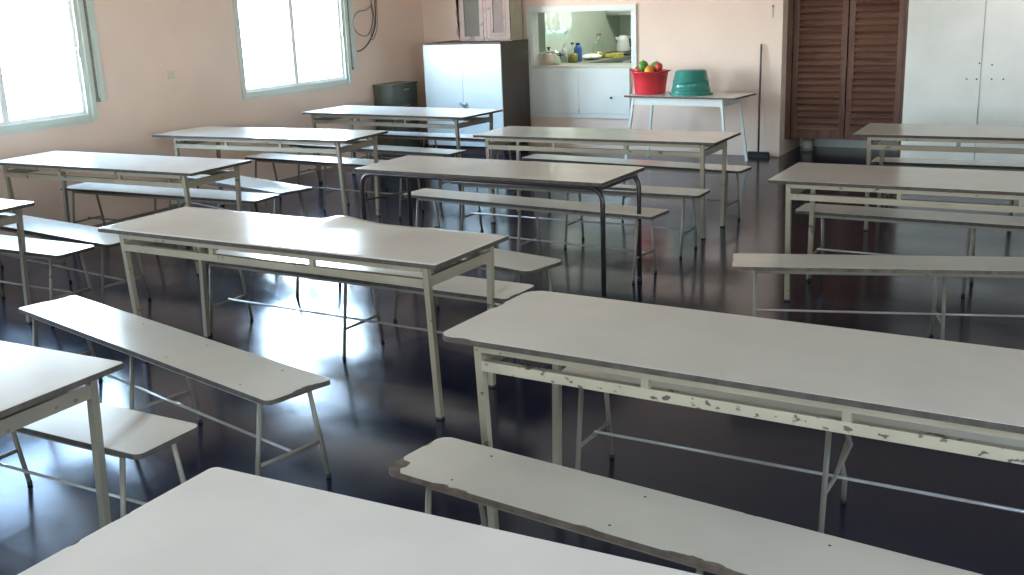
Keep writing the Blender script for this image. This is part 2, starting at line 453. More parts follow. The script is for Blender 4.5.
def table(fx, fy, deg, L, W, label, group='long dining tables', top='laminate', frame='cream', low=None, chips=(), rads=(.012,) * 4, ix=.114, iy=.045, lift=None, seed=0, ixl=None, rake=.04):
    x, y, t = fl_to_center(fx, fy, deg, L, W)
    T = thing('dining_table', label, 'table', (x, y, 0), t, group)
    fm = M[frame]
    tp = part('tabletop', M['edge'], T, lambda bm: prism(bm, rrect(L, W, rads), H - .020, H - .0012))
    if lift:
        # laminate sheet that has come unglued and bulges up along the back edge
        def sheet(bm):
            nx, ny = 90, 24; g = []
            for j in range(ny + 1):
                row = []
                for i in range(nx + 1):
                    px = -L / 2 + .0015 + (L - .003) * i / nx; py = -W / 2 + .0015 + (W - .003) * j / ny
                    d = px - lift[0]; sg = lift[1] if d < 0 else lift[2]
                    z = lift[3] * math.exp(-(d / sg) ** 2) * max(0, (py - W / 2 + lift[4]) / lift[4]) ** 1.6
                    row.append(bm.verts.new((px, py, H + z)))
                g.append(row)
            for j in range(ny):
                for i in range(nx):
                    fc = bm.faces.new((g[j][i], g[j][i + 1], g[j + 1][i + 1], g[j + 1][i])); fc.smooth = True
            rim = [g[0][i] for i in range(nx + 1)] + [g[j][nx] for j in range(1, ny + 1)] + [g[ny][i] for i in range(nx - 1, -1, -1)] + [g[j][0] for j in range(ny - 1, 0, -1)]
            low_ = [bm.verts.new((v.co.x, v.co.y, v.co.z - .0011)) for v in rim]
            for i in range(len(rim)):
                k = (i + 1) % len(rim); bm.faces.new((rim[i], low_[i], low_[k], rim[k]))
        part('laminate_sheet', M[top], tp, sheet)
    else:
        part('laminate_sheet', M[top], tp, lambda bm: prism(bm, ragged(L, W, rads, chips, seed), H - .0022, H))
    lx, ly = L / 2 - ix, W / 2 - iy; q = .0138
    lxl = L / 2 - (ixl or ix)
    for sx, xx in ((-1, -lxl), (1, lx)):
        for sy in (-1, 1):
            def leg_box(bm, z0, z1, q):
                vs_ = box(bm, xx - q, xx + q, sy * ly - q, sy * ly + q, z0, z1)
                for v in vs_: v.co.y -= sy * rake * (1 - v.co.z / H)
            lg = part('leg', fm, T, lambda bm: leg_box(bm, .010, H - .021, q))
            part('foot_cap', M['rubber'], lg, lambda bm: leg_box(bm, 0, .0105, q + .001))
    for sy in (-1, 1):
        yy = sy * (ly + .0005)
        part('upper_rail', fm, T, lambda bm: box(bm, -lxl + q, lx - q, yy + sy * .012 - .012, yy + sy * .012 + .012, H - .046, H - .021))
        part('lower_rail', M[low or frame], T, lambda bm: box(bm, -lxl + q, lx - q, yy - sy * .003 - .013, yy - sy * .003 + .013, H - .118, H - .082))
        for k in (-1, 1):
            sx = (lx - lxl) / 2 + k * (lx + lxl) / 6
            part('spacer', fm, T, lambda bm: box(bm, sx - .013, sx + .013, yy - .011, yy + .011, H - .0815, H - .0415))
    for xx in (-lxl, lx):
        part('side_rail', fm, T, lambda bm: box(bm, xx - .012, xx + .012, -ly + q, ly - q, H - .118, H - .070))
    return T

def tube_table(fx, fy, deg, L, W, label):
    x, y, t = fl_to_center(fx, fy, deg, L, W)
    T = thing('dining_table', label, 'table', (x, y, 0), t, 'long dining tables')
    tp = part('tabletop', M['edge'], T, lambda bm: prism(bm, rrect(L, W, (.01,) * 4), H - .022, H - .0012))
    part('laminate_sheet', M['laminate'], tp, lambda bm: prism(bm, ragged(L, W, (.01,) * 4, [('F', -.12, -.06, .008)]), H - .0022, H))
    lx, ly, R = L / 2 - .022, W / 2 - .05, .09
    zt = H - .022 - .017
    for sy in (-1, 1):
        yy = sy * ly
        pts = [(-lx, yy, .02), (-lx, yy, zt - R)]
        pts += [(-lx + R - R * math.cos(a), yy, zt - R + R * math.sin(a)) for a in [PI / 2 * k / 7 for k in range(1, 8)]]
        pts += [(lx - R + R * math.sin(a), yy, zt - R + R * math.cos(a)) for a in [PI / 2 * k / 7 for k in range(0, 8)]]
        pts += [(lx, yy, .02)]
        lf = part('leg_frame', M['dark_steel'], T, lambda bm: tube(bm, pts, .0155, 12))
        part('foot_cap', M['rubber'], lf, lambda bm: (lathe(bm, [(.018, 0), (.018, .03)], 14, (-lx, yy, 0)), ))
        part('foot_cap', M['rubber'], lf, lambda bm: (lathe(bm, [(.018, 0), (.018, .03)], 14, (lx, yy, 0)), ))
    part('cross_bar', M['dark_steel'], T, lambda bm: tube(bm, [(-lx, -ly, .52), (-lx, ly, .49)], .007, 8))
    part('cross_bar', M['dark_steel'], T, lambda bm: tube(bm, [(lx - .02, -ly, zt - .012), (lx - .02, ly, zt - .012)], .010, 8))
    part('back_bar', M['dark_steel'], T, lambda bm: tube(bm, [(-lx, ly, .605), (lx, ly, .605)], .008, 8))
    part('cross_bar', M['dark_steel'], T, lambda bm: tube(bm, [(-.2, -ly, zt - .004), (-.2, ly, zt - .004)], .010, 8))
    part('cross_bar', M['dark_steel'], T, lambda bm: tube(bm, [(.45, -ly, zt - .004), (.45, ly, zt - .004)], .010, 8))
    return T

table(-1.8804, 1.091, 1.2151, 2.1, .68, 'pale long table nearest the camera at the bottom of the view, its edge chipped', top='laminate_pale', rads=(.012, .012, .012, .02),
      chips=[('L', -.10, -.075, .012), ('L', .02, .075, .006)])
table(-1.9642, 2.8928, -2.0979, 2.1, .6343, 'big beige table on the right with flaking cream lower rail, bench in front of it', low='cream_flaked', rads=(.05, .02, .02, .07),
      chips=[('L', .03, .12, .014), ('F', -.99, -.9, .010)], ixl=.14, seed=4)
table(-4.671, 3.7555, -1.0537, 2.1627, .6258, 'table left of centre with window glare and a top bulging along its back edge', lift=(.063, .09, .17, .028, .30), ixl=.14, ix=.082)
table(-4.8432, 1.5308, 1.109, 2.1, .68, 'table cut by the left border with one corner leg showing, above the brown-streaked bench', frame='greige', chips=[('B', .2, .24, .006)], seed=2)  # backlit shade of the frame is put in with greyer enamel
table(-7.8124, 3.5135, -.1912, 2.1, .68, 'glare-white table end poking in at the left border below the first window', frame='greige', ix=.10, iy=.06, rake=.05, rads=(.012, .012, .04, .012), seed=3)  # greyer frame colour carries the shade against the windows
table(-7.70, 5.2765, 1.0576, 2.1287, .625, 'table along the left wall nearest the camera, standing under the first window', seed=5, ixl=.12)
table(-7.7071, 6.9294, 2.6576, 2.1471, .6472, 'table by the left wall between the two windows, under the light switch', seed=6, ixl=.24)
table(-7.5263, 8.8117, -2.7545, 2.0605, .7063, 'farthest table on the left, in front of the white locker and below the second window', frame='greige', seed=8)  # frame greyed to hold its backlit shade
table(-4.6757, 7.5807, .4112, 2.0786, .6261, 'beige table behind the dark-legged one, in front of the side table with plastic tubs', seed=9)
tube_table(-4.5562, 5.8215, -1.1042, 1.879, .6392, 'table on dark steel tube legs with rounded upper corners, middle of the room')
table(-1.7892, 6.1734, .0819, 2.1, .6856, 'table at the right border seen behind the lone turned bench', seed=11)
table(-1.7616, 8.2907, 1.1941, 2.1, .6869, 'farthest table on the right, in front of the tall white locker', seed=12)

# ------------------------------------------------------------------ benches
BH = .45
def bench(fx, fy, deg, L, W, label, rads=(.03,) * 4, chips=(), screws=False, seed=0, top='laminate_bench', edge='edge', kink=None, inset=.12, cut=None, mid=0.):
    x, y, t = fl_to_center(fx, fy, deg, L, W)
    B = thing('bench', label, 'bench', (x, y, 0), t, 'long dining benches')
    st = part('seat', M[edge], B, lambda bm: prism(bm, rrect(L, W, rads), BH - .020, BH - .0012))
    part('laminate_sheet', M[top], st, lambda bm: prism(bm, ragged(L, W, rads, chips, seed, cut=cut), BH - .0022, BH))
    us = (-L / 2 + inset, mid, L / 2 - inset)
    if screws:
        for uu in (-L / 2 + .24, -L / 2 + .79, -L / 2 + 1.33, L / 2 - .24):
            for vv in (-W / 2 + .045, W / 2 - .055):
                part('screw', M['screw'], st, lambda bm: lathe(bm, [(.0045, BH - .001), (.0045, BH + .0004), (.003, BH + .0009)], 10, (uu, vv, 0)))
    for sy in (-1, 1):
        vv = sy * (W / 2 - .035)
        part('seat_rail', M['greige'], B, lambda bm: box(bm, us[0], us[2], vv - .009, vv + .009, BH - .042, BH - .0205))
    zc = .162
    for i, uu in enumerate(us):
        for sy in (-1, 1):
            v1, v0 = sy * (W / 2 - .035), sy * (W / 2 + .025)
            f_ = lambda z: v0 + (v1 - v0) * z / (BH - .042)
            if kink and kink == (i, sy):
                pts = [(uu, f_(.018), .018), (uu + .004, f_(.10), .10), (uu - .008, f_(.17) - sy * .0, .17), (uu + .022, f_(.25), .25), (uu + .006, f_(.33), .33), (uu, v1, BH - .043)]
            else:
                pts = [(uu, f_(.012), .012), (uu, v1, BH - .043)]
            lg = part('leg', M['greige'], B, lambda bm: tube(bm, pts, .0098, 10))
            part('foot_cap', M['rubber'], lg, lambda bm: lathe(bm, [(.0108, 0), (.0108, .014), (.0095, .018)], 12, (uu, f_(.01), 0)))
        vb = (W / 2 + .025) + (-.06) * zc / (BH - .042) - .008
        if kink and kink[0] == i:
            part('cross_bar', M['greige'], B, lambda bm: tube(bm, [(uu, -vb, zc), (uu + .005, 0, zc + .012), (uu + .012, vb, zc + .10)], .008, 8), 'bent bar pulled up at one end')
        else:
            part('cross_bar', M['greige'], B, lambda bm: tube(bm, [(uu, -vb, zc), (uu, vb, zc)], .008, 8))
    part('stretcher', M['rod'], B, lambda bm: tube(bm, [(us[0], 0, zc + .013), (us[2], 0, zc + .013)], .0065, 10))
    return B

bench(-1.905, 2.464, -6.2, 2.13, .30, 'bench in the right foreground with a broken brown corner and chipped front edge', rads=(.045, .03, .03, .045), edge='edge_brown', screws=True, seed=21, inset=.155,
      cut=[(.003, .096), (.016, .082), (.034, .081), (.050, .077), (.055, .060), (.058, .042), (.050, .028), (.060, .014), (.072, .002)],
      chips=[('F', -.86, -.80, .015), ('F', -.80, -.73, .012), ('F', -.36, -.28, .008), ('F', -.10, .12, .016), ('F', .42, .68, .016), ('L', .04, .10, .010), ('B', .0, .05, .006), ('B', -.52, -.47, .005)])
bench(-1.80, 3.447, -1.1, 2.06, .27, 'bench pushed under the far side of the big right-hand table, one leg bent', kink=(1, 1), inset=.09)
bench(-4.692, 3.235, -13.1, 2.11, .296, 'bench set askew at left in front of the bulging table, right end cracked', rads=(.02, .03, .012, .03), screws=True, seed=23, inset=.105, chips=[('R', -.04, .11, .022), ('L', -.02, .12, .02)])
bench(-4.655, 4.366, -2.3, 2.165, .285, 'bench right behind the bulging centre table, the nearer of two there', mid=.05, seed=24, chips=[('R', -.11, -.03, .015)])
bench(-4.695, 5.232, -12.5, 2.1, .31, 'skewed bench with rounded end between the bulging table and the dark-legged table', rads=(.05,) * 4, inset=.1)
bench(-4.646, 6.493, -5.2, 2.08, .265, 'bench seen beneath the table with dark steel tube legs', rads=(.02,) * 4)
bench(-4.62, 7.085, 0, 2.08, .265, 'bench on the near side of the beige table that stands before the tubs')
bench(-4.66, 8.35, -5.0, 2.08, .26, 'bench on the far side of the beige table, nearest the side table with tubs')
bench(-1.70, 5.26, 17.0, 2.1, .295, 'lone bench turned at an angle on the right, behind the big table', rads=(.02,) * 4, edge='edge_brown', seed=29, chips=[('L', -.03, .03, .01), ('F', -.62, -.58, .008), ('F', -.25, -.17, .01)])
bench(-1.79, 6.79, -1.6, 2.1, .27, 'bench on the far side of the table behind the lone angled bench')
bench(-1.745, 8.915, 1.5, 2.1, .25, 'bench nearest the tall white locker, behind the farthest right table')
bench(-7.66, 5.842, 1.5, 2.1, .30, 'bench behind the first table by the left wall, the nearer of two ending together', rads=(.02,) * 4)
bench(-7.434, 6.723, -15.2, 1.9, .31, 'slanted bench between the first and second tables by the left wall', rads=(.02,) * 4)
bench(-7.33, 7.69, -3.0, 2.0, .29, 'bench behind the table under the light switch', rads=(.02,) * 4)
bench(-7.52, 8.55, -4.6, 2.1, .27, 'bench on the near side of the farthest left table', rads=(.02,) * 4)
bench(-7.50, 9.475, -2.0, 2.1, .27, 'bench between the farthest left table and the white locker', rads=(.02,) * 4)
bench(-7.512, 4.695, -7.3, 2.1, .30, 'grey-lit bench at left, farther of two behind the glare-white table end', rads=(.04,) * 4)
bench(-7.585, 4.105, 0, 2.1, .29, 'glare-white bench end at left, right behind the table poking in', rads=(.04,) * 4)
bench(-4.80, 2.205, 0, 2.1, .285, 'bench with a brown streak across its seat, lower left behind the corner table leg', rads=(.03,) * 4, top='laminate_stain')

# ------------------------------------------------------------------ white locker at left with wooden hutch on it
LX0, LX1, LY0, LY1, LZ = -7.49, -6.41, 11.10, 11.78, 1.325
t = thing('locker', 'white two-door locker with dark brown side in the far left corner', 'locker', ((LX0 + LX1) / 2, (LY0 + LY1) / 2, 0))
ox, oy = (LX0 + LX1) / 2, (LY0 + LY1) / 2
hw, hd = (LX1 - LX0) / 2, (LY1 - LY0) / 2
part('carcass', M['dark_brown'], t, lambda bm: (box(bm, -hw, hw, -hd + .02, hd, .10, LZ - .02), box(bm, -hw + .03, hw - .03, -hd + .05, hd - .02, 0, .10)))
for s in (-1, 1):
    x0, x1 = (-hw, -.002) if s < 0 else (.002, hw)
    d = part('door', M['white_paint'], t, lambda bm: box(bm, x0, x1, -hd, -hd + .0195, .10, LZ - .02))
    part('hasp', M['metal'], d, lambda bm: (box(bm, s * .045 - .018, s * .045 + .018, -hd - .004, -hd, .585, .625), tube(bm, [(s * .03, -hd - .004, .6), (s * .03, -hd - .03, .6), (s * .012, -hd - .03, .6)], .006, 8)))
part('padlock', M['metal'], t, lambda bm: (box(bm, .0, .05, -hd - .045, -hd - .022, .53, .58), tube(bm, [(.01, -hd - .033, .58), (.012, -hd - .033, .605), (.025, -hd - .033, .615), (.038, -hd - .033, .605), (.04, -hd - .033, .58)], .005, 8)))
part('top_board', M['plywood'], t, lambda bm: prism(bm, [(-hw + .02, -hd), (-.35, -hd + .005), (-.30, -hd - .012), (-.10, -hd - .008), (.02, -hd), (hw + .005, -hd), (hw + .005, hd), (-hw, hd)], LZ - .02, LZ + .002))

t = thing('hutch_cabinet', 'worn brown two-door hutch with scalloped side standing on the white locker', 'cabinet', (-6.81, 11.60, LZ + .002))
hx, hy, hz = .345, .15, .95
part('carcass', M['hutch_side'], t, lambda bm: (box(bm, -hx, -hx + .02, -hy + .02, hy, 0, hz), box(bm, hx - .02, hx, -hy + .02, hy, 0, hz), box(bm, -hx + .02, hx - .02, -hy + .02, hy, 0, .02), box(bm, -hx + .02, hx - .02, -hy + .02, hy, hz - .02, hz), box(bm, -hx + .02, hx - .02, hy - .012, hy, .02, hz - .02), box(bm, -hx + .02, hx - .02, -hy + .03, hy - .012, .45, .465)))
for s, kind in ((-1, 'glass'), (1, 'wood')):
    x0, x1 = (-hx, -.025) if s < 0 else (.025, hx)
    def doorf(bm):
        q = .052
        box(bm, x0, x0 + q, -hy, -hy + .019, .005, hz - .005); box(bm, x1 - q, x1, -hy, -hy + .019, .005, hz - .005)
        box(bm, x0 + q, x1 - q, -hy, -hy + .019, .005, .005 + q); box(bm, x0 + q, x1 - q, -hy, -hy + .019, hz - .005 - q, hz - .005)
    d = part('door', M['hutch'], t, doorf)
    if kind == 'glass':
        part('glass_panel', M['glass_dusty'], d, lambda bm: box(bm, x0 + .052, x1 - .052, -hy + .008, -hy + .011, .057, hz - .057), 'dusty glass panel')
    else:
        part('wood_panel', M['hutch_panel'], d, lambda bm: box(bm, x0 + .052, x1 - .052, -hy + .008, -hy + .014, .057, hz - .057), 'faded brown wood panel')
        part('panel_moulding', M['hutch'], d, lambda bm: [box(bm, *q_) for q_ in ((x0 + .064, x0 + .088, -hy, -hy + .008, .069, hz - .069), (x1 - .088, x1 - .064, -hy, -hy + .008, .069, hz - .069), (x0 + .088, x1 - .088, -hy, -hy + .008, .069, .093))], 'pale raised moulding')
        part('panel_groove', M['hutch_dark'], d, lambda bm: [box(bm, *q_) for q_ in ((x0 + .052, x0 + .064, -hy + .003, -hy + .008, .057, hz - .057), (x1 - .064, x1 - .052, -hy + .003, -hy + .008, .057, hz - .057), (x0 + .064, x1 - .064, -hy + .003, -hy + .008, .057, .069))], 'dark red groove')
part('centre_post', M['hutch_dark'], t, lambda bm: box(bm, -.022, .022, -hy + .002, -hy + .0195, .02, hz - .02))
def scallop(bm):
    pts = [(-hx, 0), (-hx - .028, 0)]
    for k in range(4):
        z0 = .01 + k * .23
        for j in range(9):
            a = j / 8 * PI
            pts.append((-hx - .022 - .042 * math.sin(a) ** .8, z0 + .205 * j / 8))
        pts.append((-hx - .012, z0 + .218))
    pts += [(-hx - .02, hz - .02), (-hx, hz - .02)]
    lo = [bm.verts.new((x_, -hy + .002, z_)) for x_, z_ in pts]; hi = [bm.verts.new((x_, -hy + .022, z_)) for x_, z_ in pts]
    fs = [bm.faces.new(lo), bm.faces.new(hi[::-1])]
    for i in range(len(pts)):
        bm.faces.new((lo[i], lo[(i + 1) % len(pts)], hi[(i + 1) % len(pts)], hi[i]))
    bmesh.ops.triangulate(bm, faces=fs)
part('scalloped_trim', M['hutch_dark'], t, scallop)

# small olive drawer cabinet in the corner
t = thing('drawer_cabinet', 'small dark olive drawer cabinet in the corner beside the white locker', 'cabinet', (-7.81, 10.92, 0))
part('carcass', M['olive'], t, lambda bm: (box(bm, -.14, .13, -.26, .26, .06, .845), box(bm, -.12, .11, -.24, .24, 0, .06)))
part('cabinet_top', M['olive'], t, lambda bm: box(bm, -.145, .15, -.27, .27, .846, .868))
for k in range(4):
    z0 = .075 + k * .193
    d = part('drawer', M['olive'], t, lambda bm: box(bm, .131, .147, -.25, .25, z0, z0 + .183))
    part('drawer_handle', M['metal'], d, lambda bm: box(bm, .147, .165, -.06, .06, z0 + .13, z0 + .145))

# ------------------------------------------------------------------ serving hatch and cupboard beneath
def hatch(bm):
    y0, y1 = YB - .022, YB - .0005
    q = .056
    box(bm, HX0 - q, HX0, y0, y1, HZ0 - .03, HZ1 + q); box(bm, HX1, HX1 + q + .005, y0, y1, HZ0 - .03, HZ1 + q)
    box(bm, HX0, HX1, y0, y1, HZ1, HZ1 + q)
w = struct('trim_1', M['mint_paint'], hatch)
part('lining', M['mint_paint'], w, lambda bm: (box(bm, HX0, HX0 + .012, YB, YB + .15, HZ0, HZ1), box(bm, HX1 - .012, HX1, YB, YB + .15, HZ0, HZ1), box(bm, HX0 + .012, HX1 - .012, YB, YB + .15, HZ1 - .012, HZ1)))
part('sill', M['wall_kitchen'], w, lambda bm: box(bm, HX0, HX1, YB - .02, 12.32, HZ0 - .029, HZ0 - .001))
CX0, CX1 = HX0 - .06, -5.095
t = thing('wall_cupboard', 'white two-door cupboard set in the wall below the serving hatch', 'cupboard', ((CX0 + CX1) / 2, YB, .385))
cw = (CX1 - CX0) / 2
part('frame', M['mint_paint'], t, lambda bm: (box(bm, -cw, -cw + .05, -.03, -.001, 0, .585), box(bm, cw - .05, cw, -.03, -.001, 0, .585), box(bm, -cw + .05, cw - .05, -.03, -.001, 0, .05), box(bm, -cw + .05, cw - .05, -.03, -.001, .555, .585)))
part('carcass', M['mint_paint'], t, lambda bm: box(bm, -cw + .09, cw - .08, .001, .14, .045, .575))
for x0, x1 in ((-cw + .052, .013), (.017, cw - .052)):
    d = part('door', M['mint_paint'], t, lambda bm: box(bm, x0, x1, -.026, -.002, .052, .553))
    if x0 > 0:
        part('knob', M['black_plastic'], d, lambda bm: ball(bm, (.44, -.036, .245), .014, 1, .8, 1, 2))
    else:
        part('latch', M['metal'], d, lambda bm: box(bm, .0, .012, -.032, -.0262, .06, .10))

# ------------------------------------------------------------------ kitchen things
t = thing('kitchen_counter', 'kitchen counter along the green wall beyond the hatch', 'counter', (-6.57, 14.45, 0))
part('base_cabinet', M['white_paint'], t, lambda bm: box(bm, -.33, .32, -1.37, 1.2, .08, .915))
part('worktop', simple('grey green worktop', (.20, .22, .17), .3, .2, 8), t, lambda bm: box(bm, -.34, .34, -1.40, 1.22, .916, .95))
part('kickboard', M['dark_brown'], t, lambda bm: box(bm, -.3, .28, -1.33, 1.18, 0, .08))
dd = part('cabinet_door', M['white_paint'], t, lambda bm: box(bm, .321, .335, -.2, .55, .12, .89))
part('handle', M['black_plastic'], dd, lambda bm: box(bm, .335, .36, .05, .075, .78, .88))
def pot():
    t = thing('cooking_pot', 'steel cooking pot with lid on the left end of the hatch shelf', 'pot', (-6.31, 12.13, HZ0))
    part('body', M['steel'], t, lambda bm: lathe(bm, [(.0, .001), (.145, .001), (.155, .02), (.155, .135), (.162, .14), (.15, .14)], 32))
    ld = part('lid', M['steel'], t, lambda bm: lathe(bm, [(.158, .1405), (.158, .147), (.11, .168), (.02, .178), (0, .178)], 32))
    part('knob', M['black_plastic'], ld, lambda bm: lathe(bm, [(.012, .178), (.012, .192), (.024, .197), (.022, .21), (0, .212)], 16))
    for s in (-1, 1):
        part('handle', M['black_plastic'], t, lambda bm: tube(bm, [(s * .153, -.04, .11), (s * .19, -.035, .115), (s * .195, 0, .116), (s * .19, .035, .115), (s * .153, .04, .11)], .008, 8))
pot()
KZ = .95
def bottle(name, label, loc, prof, mat, cap_r, cap_z, cap_mat, liquid=None):
    t = thing(name, label, 'bottle', loc)
    part('body', mat, t, lambda bm: lathe(bm, prof, 24))
    part('cap', cap_mat, t, lambda bm: lathe(bm, [(cap_r, cap_z), (cap_r, cap_z + .025), (cap_r * .8, cap_z + .03)], 16))
    if liquid: part('oil', M['oil'], t, lambda bm: lathe(bm, liquid, 24))
bottle('oil_bottle', 'yellow oil bottle standing behind the steel pot', (-6.50, 13.18, KZ), [(0, .001), (.065, .001), (.07, .02), (.07, .12), (.05, .17), (.022, .20), (.02, .235)], M['bottle_glass'], .022, .236, M['cable_grey'], [(0, .004), (.062, .004), (.066, .02), (.066, .115), (0, .116)])
t = thing('detergent_bottle', 'blue plastic bottle to the right of the yellow oil bottle', 'bottle', (-6.55, 13.45, KZ))
part('body', simple('blue plastic', (.04, .12, .42), .3), t, lambda bm: lathe(bm, [(0, .001), (.05, .001), (.055, .02), (.055, .17), (.04, .20), (.03, .21)], 20))
part('cap', M['black_plastic'], t, lambda bm: lathe(bm, [(.03, .211), (.03, .24), (.02, .245)], 16))
bottle('glass_jar', 'tall clear jar half full of yellow oil beside the kettle', (-6.55, 14.13, KZ), [(0, .001), (.085, .001), (.092, .03), (.092, .14), (.068, .21), (.035, .25), (.032, .31)], M['bottle_glass'], .035, .311, M['cable_grey'], [(0, .004), (.083, .004), (.089, .03), (.089, .08), (0, .081)])
t = thing('stove_plate', 'flat black hotplate under the white kettle', 'hotplate', (-6.53, 14.80, KZ))
part('plate', M['black_plastic'], t, lambda bm: prism(bm, rrect(.5, .62, (.03,) * 4), .008, .03))
part('burner', M['metal'], t, lambda bm: lathe(bm, [(.1, .0301), (.1, .034), (.08, .035)], 24, (0, -.05, 0)))
for sx in (-.2, .2):
    for sy in (-.25, .25): part('foot', M['rubber'], t, lambda bm: lathe(bm, [(.02, 0), (.02, .008)], 10, (sx, sy, 0)))
t = thing('kettle', 'white electric kettle on the black hotplate', 'kettle', (-6.53, 14.93, KZ + .036))
part('body', M['white_paint'], t, lambda bm: lathe(bm, [(0, 0), (.10, 0), (.105, .02), (.085, .16), (.07, .215), (.05, .23), (0, .235)], 28))
part('handle', M['white_paint'], t, lambda bm: tube(bm, [(.07, .03, .205), (.13, .06, .21), (.16, .07, .15), (.15, .065, .07), (.098, .04, .04)], .013, 8))
part('spout', M['white_paint'], t, lambda bm: tube(bm, [(-.06, -.03, .17), (-.10, -.05, .205)], .02, 8, radii=[.028, .014]))
t = thing('toaster', 'black box-shaped appliance at the far right of the kitchen counter', 'appliance', (-6.5, 15.47, KZ))
part('body', M['black_plastic'], t, lambda bm: box(bm, -.13, .13, -.09, .15, .01, .20))
part('base', M['rubber'], t, lambda bm: box(bm, -.11, .11, -.07, .13, 0, .0099))
t = thing('food_bag', 'crumpled white bag lying on the kitchen counter', 'bag', (-6.48, 13.74, KZ))
def bag(bm):
    ball(bm, (0, 0, .04), .12, 1.1, 1.5, .33, 4)
    rnd = random.Random(5)
    for v in bm.verts:
        v.co += Vector((rnd.uniform(-1, 1), rnd.uniform(-1, 1), rnd.uniform(-.8, .8))) * .006
        v.co.z = max(v.co.z, .0005)
part('bag', M['white_paint_b'], t, bag)
part('knot', M['white_paint_b'], t, lambda bm: tube(bm, [(.02, .1, .05), (.03, .14, .07), (.02, .17, .085)], .012, 8, radii=[.015, .008, .016]))
t = thing('sponge_pack', 'yellow packet lying in front of the clear oil jar', 'packet', (-6.36, 14.22, KZ))
part('packet', simple('yellow wrapper', (.55, .48, .06), .4, .25, 20), t, lambda bm: prism(bm, rrect(.16, .34, (.03,) * 4), .0005, .05))
part('seal', M['white_paint'], t, lambda bm: prism(bm, [(-.07, -.2), (.07, -.2), (.07, -.172), (-.07, -.172)], .02, .026))
t = thing('soap_bottle', 'small white bottle between the pot and the curtained window', 'bottle', (-6.72, 13.36, KZ))
part('body', M['white_paint'], t, lambda bm: lathe(bm, [(0, .001), (.04, .001), (.04, .15), (.02, .18)], 18))
part('pump', M['white_paint'], t, lambda bm: tube(bm, [(0, 0, .18), (0, 0, .23), (.05, -.02, .235)], .009, 8))
# lace curtain
def curtain(bm):
    n, mz = 60, 12; g = []
    for j in range(mz + 1):
        row = []
        for i in range(n + 1):
            yy = 12.93 + .98 * i / n; ph = i / n * 2 * PI * 7
            zb = 1.375 - .035 * abs(math.sin(ph / 2))
            z = 2.36 + (zb - 2.36) * j / mz
            row.append(bm.verts.new((KX + .055 + .018 * math.sin(ph), yy, z)))
        g.append(row)
    for j in range(mz):
        for i in range(n):
            fc = bm.faces.new((g[j][i], g[j][i + 1], g[j + 1][i + 1], g[j + 1][i])); fc.smooth = True
t = thing('lace_curtain', 'short white lace curtain over the kitchen window', 'curtain', (0, 0, 0))
part('cloth', M['lace'], t, curtain)
part('curtain_rod', M['metal'], t, lambda bm: tube(bm, [(KX + .055, 12.86, 2.365), (KX + .055, 14.02, 2.365)], .008, 8))
for y_ in (12.88, 14.0):
    part('bracket', M['metal'], t, lambda bm: tube(bm, [(KX + .001, y_, 2.365), (KX + .055, y_, 2.365)], .006, 8))
t = thing('range_hood', 'white wall unit high in the right corner of the hatch view', 'cabinet', (-6.62, 15.42, 1.50))
part('body', M['white_paint'], t, lambda bm: box(bm, -.29, .33, -.22, .27, .03, .55))
part('lower_lip', M['metal'], t, lambda bm: box(bm, -.29, .33, -.24, .27, 0, .0295))
part('door', M['white_paint'], t, lambda bm: box(bm, -.28, .32, -.235, -.2205, .05, .53))

# ------------------------------------------------------------------ side table, tubs, fruit
t = thing('side_table', 'small white table with splayed legs against the back wall holding two plastic tubs', 'table', (-4.13, 11.23, 0), math.radians(-5.5))
tl, tw, tz = 1.09, .56, .74
ta, tb_ = -tl / 2 - .12, tl / 2 + .10
tp = part('tabletop', M['edge_brown'], t, lambda bm: prism(bm, [(x_ + (ta + tb_) / 2, y_) for x_, y_ in rrect(tb_ - ta, tw, (.01,) * 4)], tz - .02, tz - .0012))
part('laminate_sheet', M['laminate_pale'], tp, lambda bm: prism(bm, [(x_ + (ta + tb_) / 2, y_) for x_, y_ in rrect(tb_ - ta - .003, tw - .003, (.01,) * 4)], tz - .0022, tz))
for sy in (-1, 1):
    part('apron', M['mint_paint'], t, lambda bm: box(bm, -tl / 2 - .03, tl / 2 - .07, sy * (tw / 2 - .05) - .009, sy * (tw / 2 - .05) + .009, tz - .10, tz - .0205))
for sx, xo in ((-1, -.10), (1, 0)):
    part('side_apron', M['mint_paint'], t, lambda bm: box(bm, xo + sx * (tl / 2 - .06) - .009, xo + sx * (tl / 2 - .06) + .009, -tw / 2 + .06, tw / 2 - .06, tz - .10, tz - .0205))
    for sy in (-1, 1):
        lg = part('leg', M['mint_paint'], t, lambda bm: bar(bm, (xo + sx * (tl / 2 + .01), sy * (tw / 2 - .015), .001), (xo + sx * (tl / 2 - .075), sy * (tw / 2 - .05), tz - .021), .026, .026))
        
